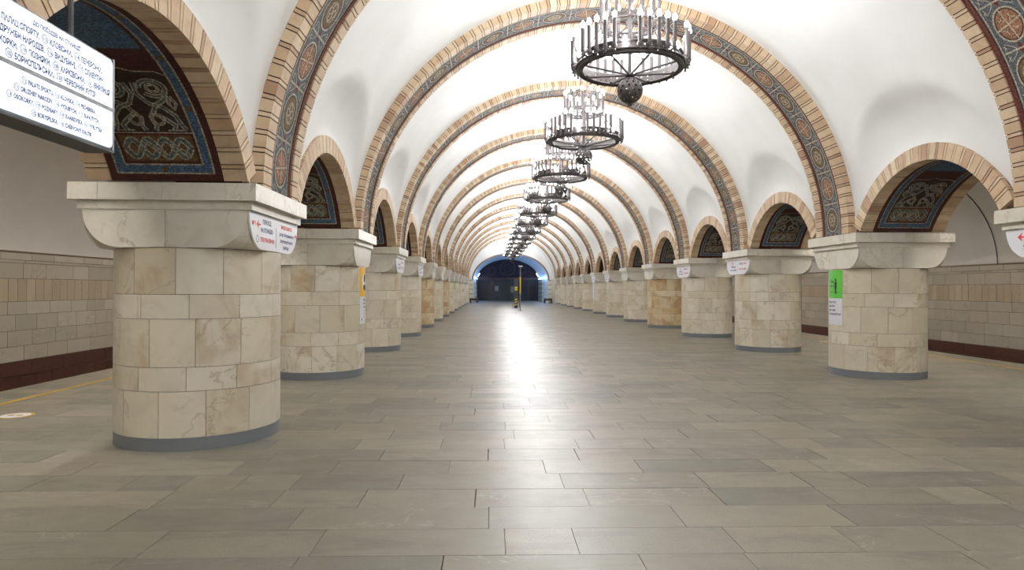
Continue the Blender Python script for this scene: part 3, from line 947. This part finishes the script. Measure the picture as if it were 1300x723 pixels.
row([('118', 'ОСОКОРКИ,'), ('119', 'ПОЗНЯКИ,'), ('120', 'ХАРКІВСЬКА,'), ('121', 'ВИРЛИЦЯ,')], 3.615, DIV1 + HH*.24, .039)
row([('122', 'БОРИСПІЛЬСЬКА,'), ('123', 'ЧЕРВОНИЙ ХУТІР')], 3.485, DIV1 + HH*.06, .039)
row([('112', 'PALATS SPORTU,'), ('113', 'KLOVSKA,'), ('114', 'PECHERSKA,')], 3.485, DIV0*.74, .030)
row([('115', 'DRUZHBY NARODIV,'), ('116', 'VYDUBYCHI,'), ('117', 'SLAVUTYCH,')], 3.517, DIV0*.53, .030)
row([('118', 'OSOKORKY,'), ('119', 'POZNIAKY,'), ('120', 'KHARKIVSKA,'), ('121', 'VYRLYTSIA,')], 3.548, DIV0*.32, .030)
row([('122', 'BORYSPILSKA,'), ('123', 'CHERVONYI KHUTIR')], 3.453, DIV0*.10, .030)

# direction signs on the capitals
def capital_sign(sx, n, label, blocks, near=False):
    t = thing('direction_sign', label, 'sign', (sx * (CX - CA), YC(n), CZ0), 0 if sx > 0 else PI, 'direction signs on the capitals')
    # local frame: -x faces the hall; y runs to the reader's left for the right row
    H = CZ1 - CZ0; k = .985
    P = []
    for i in range(21):
        tt = i / 20; tt = 1 - cos(PI/2*tt); P.append((lun_w(tt)*k, .003 + tt * (H - .006)))
    out = P + [(-a, b) for a, b in reversed(P)]
    m = MB(); m.poly([(-.010, a, b) for a, b in reversed(out)]); m.poly([(-.002, a, b) for a, b in out])
    for i in range(len(out)):
        q = out[(i+1) % len(out)]; m.quad((-.002, *out[i]), (-.010, *out[i]), (-.010, *q), (-.002, *q))
    m.build('board', 'sign_white', t)
    m = MB(); m.box(-.0112, -.010, -.003, .003, .04, H * .72); m.build('divider', 'letter_grey', t)
    f = lambda cx, cz: (lambda a, b: (-.0112, -(cx + a), cz + b))
    for s_, size, mat, cx, cz, wd in blocks: lettering(s_, size, mat, t, f(cx, cz), 'CENTER', wd)
def arrow(parent, cx, cz, L, d):
    m = MB(); h = L * .5
    m.poly([(-.0112, -(cx + d*L*.5), cz + .008), (-.0112, -(cx - d*L*.1), cz + .008), (-.0112, -(cx - d*L*.1), cz - .008), (-.0112, -(cx + d*L*.5), cz - .008)])
    m.poly([(-.0112, -(cx - d*L*.5), cz), (-.0112, -(cx + d*.05*L), cz + h*.8), (-.0112, -(cx - d*.1*L), cz), (-.0112, -(cx + d*.05*L), cz - h*.8)])
    m.build('arrow', 'letter_red', parent)
EX = [('ВИХІД У МІСТО', .048, 'letter_red', .34, .255, .36), ('до вул. Володимирська,', .046, 'letter_navy', .36, .18, .5), ('Золотоворітського', .046, 'letter_navy', .34, .11, .42), ('проїзду', .046, 'letter_navy', .32, .045, .2)]
TR = [('№1', .05, 'letter_red', -.62, .225, .09), ('ПЕРЕХІД', .055, 'letter_navy', -.27, .255, .24), ('НА СТАНЦІЮ', .055, 'letter_navy', -.27, .175, .34), ('ТЕАТРАЛЬНА', .055, 'letter_red', -.25, .08, .40)]
capital_sign(-1, 0, 'white rounded direction sign on the nearest left capital', TR + EX)
t0 = bpy.data.objects['direction_sign']
arrow(t0, -.50, .24, .11, 1); arrow(t0, .66, .21, .08, -1)
m = MB(); m.grid([[(-.0112, .53 + q*cos(2*PI*i/20), .1 + q*sin(2*PI*i/20)) for i in range(21)] for q in (.035, .028)]); m.build('number_ring', 'letter_navy', t0)
capital_sign(1, 0, 'white rounded direction sign cut off by the right picture edge', [('до вул. Володимирська,', .066, 'letter_navy', .02, .15, 1.0), ('Золотоворітського проїзду', .066, 'letter_navy', .04, .075, .9), ('ВИХІД У МІСТО', .05, 'letter_red', .1, .26, .4)])
tR = [o for o in bpy.data.objects if o.name.startswith('direction_sign')][-1]
arrow(tR, -.50, .25, .13, 1)
SM = [('№1', .05, 'letter_red', -.30, .25, .09), ('ПЕРЕХІД', .055, 'letter_navy', -.27, .17, .3), ('НА СТАНЦІЮ', .055, 'letter_navy', -.27, .09, .40), ('ВИХІД', .055, 'letter_navy', .22, .24, .2), ('У МІСТО', .05, 'letter_red', .46, .24, .22), ('ТЕАТР', .055, 'letter_red', .22, .11, .28), ('АЛЬНА', .055, 'letter_navy', .46, .11, .16)]
for sx, n in ((-1, 2), (-1, 3), (1, 2), (1, 3), (1, 6), (1, 7)):
    capital_sign(sx, n, 'white direction sign on the capital of the %s column in the %s row' % (ORD[n], 'left' if sx < 0 else 'right'), SM)

# posters wrapped on the shafts
def poster(sx, n, kind, label):
    t = thing('poster', label, 'poster', (sx * CX, YC(n), 0), 0 if sx < 0 else PI, 'posters on the columns')
    HW = math.radians(16.5)
    def sheet(name, mat, z0, z1, a0=-HW, a1=HW, r=SR + .004, seg=10):
        m = MB(); arc_tile(m, a0, a1, z0, z1, r - .004, r, seg); return m.build(name, mat, t)
    def flat(pts, mat, name='print', r=SR + .0052):
        m = MB()
        m.poly([(r*cos(a/SR), r*sin(a/SR), z) for a, z in pts]); return m.build(name, mat, t)
    def disc(cy, cz, ry, rz, mat, r=SR + .0052):
        # narrow strips so the print follows the curve
        m = MB(); N = 12
        for i in range(N):
            y0, y1 = -1 + 2*i/N, -1 + 2*(i+1)/N
            h0, h1 = sqrt(max(0, 1 - y0*y0)), sqrt(max(0, 1 - y1*y1))
            f = lambda a, z: (r*cos(a/SR), r*sin(a/SR), z)
            m.quad(f(cy + ry*y0, cz - rz*h0), f(cy + ry*y1, cz - rz*h1), f(cy + ry*y1, cz + rz*h1), f(cy + ry*y0, cz + rz*h0))
        m.build('print', mat, t)
    top = {'g': 'poster_green', 'y': 'poster_yellow', 'w': 'poster_white'}[kind]
    sheet('upper_sheet', top, 1.345, 1.84); sheet('lower_sheet', 'poster_white', .88, 1.3445)
    tx = lambda cx, cz: (lambda a, b: ((SR + .0056)*cos((cx + a)/SR), (SR + .0056)*sin((cx + a)/SR), cz + b))
    W = HW * SR
    if kind == 'g':
        disc(.06, 1.665, .022, .03, 'print_black')
        flat([(.03, 1.52), (.09, 1.52), (.095, 1.63), (.025, 1.63)], 'print_black')
        flat([(.035, 1.42), (.058, 1.42), (.058, 1.52), (.035, 1.52)], 'print_black'); flat([(.062, 1.42), (.085, 1.42), (.085, 1.52), (.062, 1.52)], 'print_black')
        lettering('1,5 м', .07, 'print_black', t, tx(-.08, 1.62), 'CENTER'); lettering('← → →', .06, 'print_black', t, tx(-.09, 1.54), 'CENTER')
        lettering('— — — — —', .04, 'print_black', t, tx(0, 1.44), 'CENTER', .3)
        for i, s_ in enumerate(('Будь ласка,', 'тримайте', 'дистанцію', 'в метрополітені')): lettering(s_, .05, 'letter_grey', t, tx(-W + .03, 1.26 - i*.07), 'LEFT')
    elif kind == 'y':
        disc(0, 1.595, .15, .155, 'poster_white'); disc(.0, 1.66, .062, .075, 'print_black', SR + .006); disc(.06, 1.60, .03, .045, 'print_skin', SR + .0066)
        disc(.0, 1.50, .09, .055, 'print_black', SR + .006); disc(.06, 1.575, .035, .028, 'sign_white', SR + .007)
        for i, s_ in enumerate(('Носіть маски', 'без маски вхід', 'заборонено')): lettering(s_, .05, 'letter_grey', t, tx(-W + .14, 1.27 - i*.06), 'LEFT')
        for i in range(5): lettering('— — — — —', .03, 'letter_grey', t, tx(-W + .14, 1.10 - i*.03), 'LEFT')
        disc(-W + .08, .955, .025, .02, 'poster_green')
    else:
        for i in range(4): flat([(-.12, 1.70 - i*.2), (.12, 1.70 - i*.2), (.12, 1.76 - i*.2), (-.12, 1.76 - i*.2)], ('letter_red', 'letter_navy')[i % 2])
poster(-1, 1, 'y', 'yellow and white mask poster on the second left column')
poster(1, 1, 'g', 'green and white distancing poster on the second right column')
poster(-1, 7, 'g', 'small green and white poster far down the left row')
poster(1, 7, 'w', 'white printed poster on the eighth right column')
poster(1, 12, 'g', 'green and white poster on the last right column')

# ------------------------------------------------------------------ far end of the hall
PW, PS_, PR = 3.80, 2.33, 2.63          # passage half width, springing, rise
YP1 = 79.0
def pell(a, k=1.0): return PW * k * cos(a), PS_ + PR * k * sin(a)
m = MB()                                # wall with the arched opening
oa = [PI * i / 48 for i in range(49)]
inner = [(PW, 0)] + [pell(a) for a in oa] + [(-PW, 0)]
outer = [(4.4, 0)] + [(4.4 * cos(a), 2.33 + 4.25 * sin(a)) for a in oa] + [(-4.4, 0)]
m.grid([[(x, YEND, z) for x, z in inner], [(x, YEND, z) for x, z in outer]])
m.build('wall_end', 'plaster', kind='structure')
m = MB(); o2 = [pell(a, 1.0) for a in oa]; o3 = [pell(a, 1.035) for a in oa]
m.grid([[(x, YEND - .05, z) for x, z in o2], [(x, YEND - .05, z) for x, z in o3]]); m.grid([[(x, YEND, z) for x, z in o2], [(x, YEND - .05, z) for x, z in o2]]); m.grid([[(x, YEND - .05, z) for x, z in o3], [(x, YEND, z) for x, z in o3]])
m.build('trim_3', 'end_joint', kind='structure')
m = MB(); m.grid([[(x, YEND, z) for x, z in inner], [(x, YP1, z) for x, z in inner]]); m.build('wall_passage', 'plaster', kind='structure', angle=40)
m = MB(); m.box(-5, 5, YP1, YP1 + .2, 0, 6); m.build('wall_passage_end', 'dark_frame', kind='structure')
# stone courses on the end wall and the passage jambs
for sx in (-1, 1):
    j = thing('stone_pier', 'banded pale stone pier at the %s of the far passage' % ('left' if sx < 0 else 'right'), 'pier', (sx * 4.1, YEND, 0))
    for i in range(5):
        m = MB(); m.box(-.3, .3, -.10, -.02, .02 + i*.46, .02 + i*.46 + .40); m.build('stone_block', 'end_stone', j)
    m = MB(); m.box(-.29, .29, -.07, -.004, 0, 2.33); m.build('joint_backing', 'end_joint', j)
    j = thing('door_jamb', 'pale stone jamb blocks inside the far passage on the %s' % ('left' if sx < 0 else 'right'), 'jamb', (sx * PW, 72, 0))
    for i in range(5):
        m = MB(); a, b = sorted((-sx * .02, -sx * .14)); m.box(a, b, 0, 6.5, .02 + i*.5, .46 + i*.5); m.build('stone_block', 'end_stone', j)
    m = MB(); a, b = sorted((-sx * .004, -sx * .10)); m.box(a, b, .02, 6.48, 0, 2.5); m.build('joint_backing', 'end_joint', j)
    b = thing('bench', 'brown wooden bench at the far %s end of the hall' % ('left' if sx < 0 else 'right'), 'bench', (sx * 3.72, YEND - .75, 0))
    for i in range(3):
        m = MB(); m.box(-.42, .42, -.2 + i*.14, -.08 + i*.14, .40, .47); m.build('slat', 'bench_wood', b)
    for q in (-1, 1):
        m = MB(); m.box(q*.34 - .08, q*.34 + .08, -.18, .18, 0, .40); m.build('leg', 'dark_frame', b)
    m = MB(); m.box(-.42, .42, -.17, .17, .26, .40); m.build('apron', 'dark_frame', b)
# tympanum
ty = thing('tympanum', 'dark mosaic tympanum with faint roundels over the far doors', 'mural', (0, YP1, 2.75))
m = MB()
P = [(3.6*cos(a), 2.3*sin(a)) for a in [PI*i/40 for i in range(41)]]
m.poly([(x, -.1, z) for x, z in P]); m.quad((-3.6, -.1, 0), (3.6, -.1, 0), (3.6, 0, 0), (-3.6, 0, 0)); m.build('mosaic_field', 'tympanum_mosaic', ty)
for cx, cz, r in ((0, 1.15, .95), (-1.95, .85, .5), (1.75, .85, .5)):
    for q in (r, r*.55):
        m = MB(); m.grid([[(cx + a*cos(2*PI*i/28), -.115, cz + a*sin(2*PI*i/28)) for i in range(29)] for a in (q, q*.84)]); m.build('roundel', 'tympanum_figure', ty)
m = MB(); m.box(-3.6, 3.6, -.2, -.02, -.18, 0); m.build('lintel', 'granite_brown', ty)
# doors
d = thing('glazed_partition', 'dark glazed door partition closing the far end of the passage', 'doors', (0, YP1 - .05, 0))
xs = [-3.4, -2.55, -1.6, -1.0, .9, 1.6, 2.5, 3.4]
for i in range(len(xs) - 1):
    mt = 'shutter_green' if xs[i] == -1.0 else 'dark_glass'
    if mt == 'shutter_green':
        for k in range(8):
            x0 = xs[i] + .04 + (1.82/8)*k; m = MB(); m.box(x0, x0 + .2, -.12, -.04, .02, 2.4); m.build('shutter_slat', mt, d)
    else:
        m = MB(); m.box(xs[i] + .05, xs[i+1] - .05, -.06, -.03, .05, 2.35); m.build('pane', mt, d)
for x in xs:
    m = MB(); m.box(x - .05, x + .05, -.12, -.0, 0, 2.45); m.build('mullion', 'dark_frame', d)
m = MB(); m.box(-3.45, 3.45, -.12, 0, 2.42, 2.57); m.build('transom', 'dark_frame', d)
for x0, x1, z0, z1, mt, q in ((-1.55, -1.1, 1.15, 1.75, 'sign_frame', 'notice'), (.35, .75, .95, 1.7, 'sign_frame', 'notice'), (-1.6, -.95, 1.95, 2.25, 'dark_frame', 'panel')):
    m = MB(); m.box(x0, x1, -.18, -.125, z0, z1); m.build(q, mt, d)
m = MB(); m.box(3.0, 3.35, -.9, -.86, 0, 2.1); m.build('door_1', 'door_blue', kind='structure')
for sx in (-1, 1):
    m = MB(); m.tube((sx*3.6, 77.5, 2.85), (sx*3.38, 77.5, 3.25), .03, 8)
    m.build('fluorescent_tube', 'led_glow', label='white lamp tube at the %s side of the far passage' % ('left' if sx < 0 else 'right'), cat='lamp')
for sx in (-1, 1):
    m = MB(); a, b = sorted((sx * 3.62, sx * 3.72)); m.box(a, b, 67.2, 78.2, 2.56, 2.62)
    m.build('cornice_lamp', 'passage_lamp_glow', label='bluish cornice lamp strip along the %s wall of the far passage' % ('left' if sx < 0 else 'right'), cat='lamp')
# information post
p = thing('information_post', 'black post with yellow hazard marks in the middle of the far hall', 'post', (-.12, 48.6, 0))
m = MB(); m.box(-.13, .13, -.1, .1, .02, 2.2); m.build('body', 'post_black', p)
m = MB(); m.box(-.17, .17, -.14, .14, 0, .02); m.build('base_plate', 'base_metal', p)
for i in range(3):
    z = .18 + i * .19
    m = MB(); m.hexa([(-.1, -.104, z), (.1, -.104, z + .09), (.1, -.1, z + .09), (-.1, -.1, z), (-.1, -.104, z + .09), (.1, -.104, z + .18), (.1, -.1, z + .18), (-.1, -.1, z + .09)]); m.build('hazard_stripe', 'hazard_yellow', p)
for z in (1.32, 1.48):
    m = MB(); m.box(-.1, .1, -.106, -.1, z, z + .12); m.build('marking', 'hazard_yellow', p)
m = MB(); m.box(-.04, .04, -.106, -.1, 1.66, 1.74); m.build('button', 'letter_blue', p)
for sx in (-1, 1):
    m = MB(); x = sx * .25
    m.path([(x, -.12, 0), (x, -.12, .30), (x, -.06, .36), (x, .06, .36), (x, .12, .30), (x, .12, 0)], .02, 6); m.build('guard_hoop', 'pole_grey', p)
q = thing('camera_pole', 'thin grey and yellow pole with a white head beside the black post', 'pole', (-.02, 43.6, 0))
m = MB(); m.tube((0, 0, .02), (0, 0, 2.92), .035, 10); m.build('pole', 'pole_grey', q)
m = MB(); m.tube((0, 0, 1.12), (0, 0, 2.25), .045, 10); m.build('yellow_sleeve', 'hazard_yellow', q)
m = MB(); m.lathe([(.16, 0), (.16, .02), (.06, .03)], 20); m.build('base_plate', 'base_metal', q)
m = MB(); m.box(-.12, .14, -.06, .06, 2.92, 3.0); m.build('head', 'sign_white', q)
m = MB(); m.path([(-.08, 0, 2.96), (-.14, 0, 3.06)], .015); m.build('aerial', 'pole_grey', q)
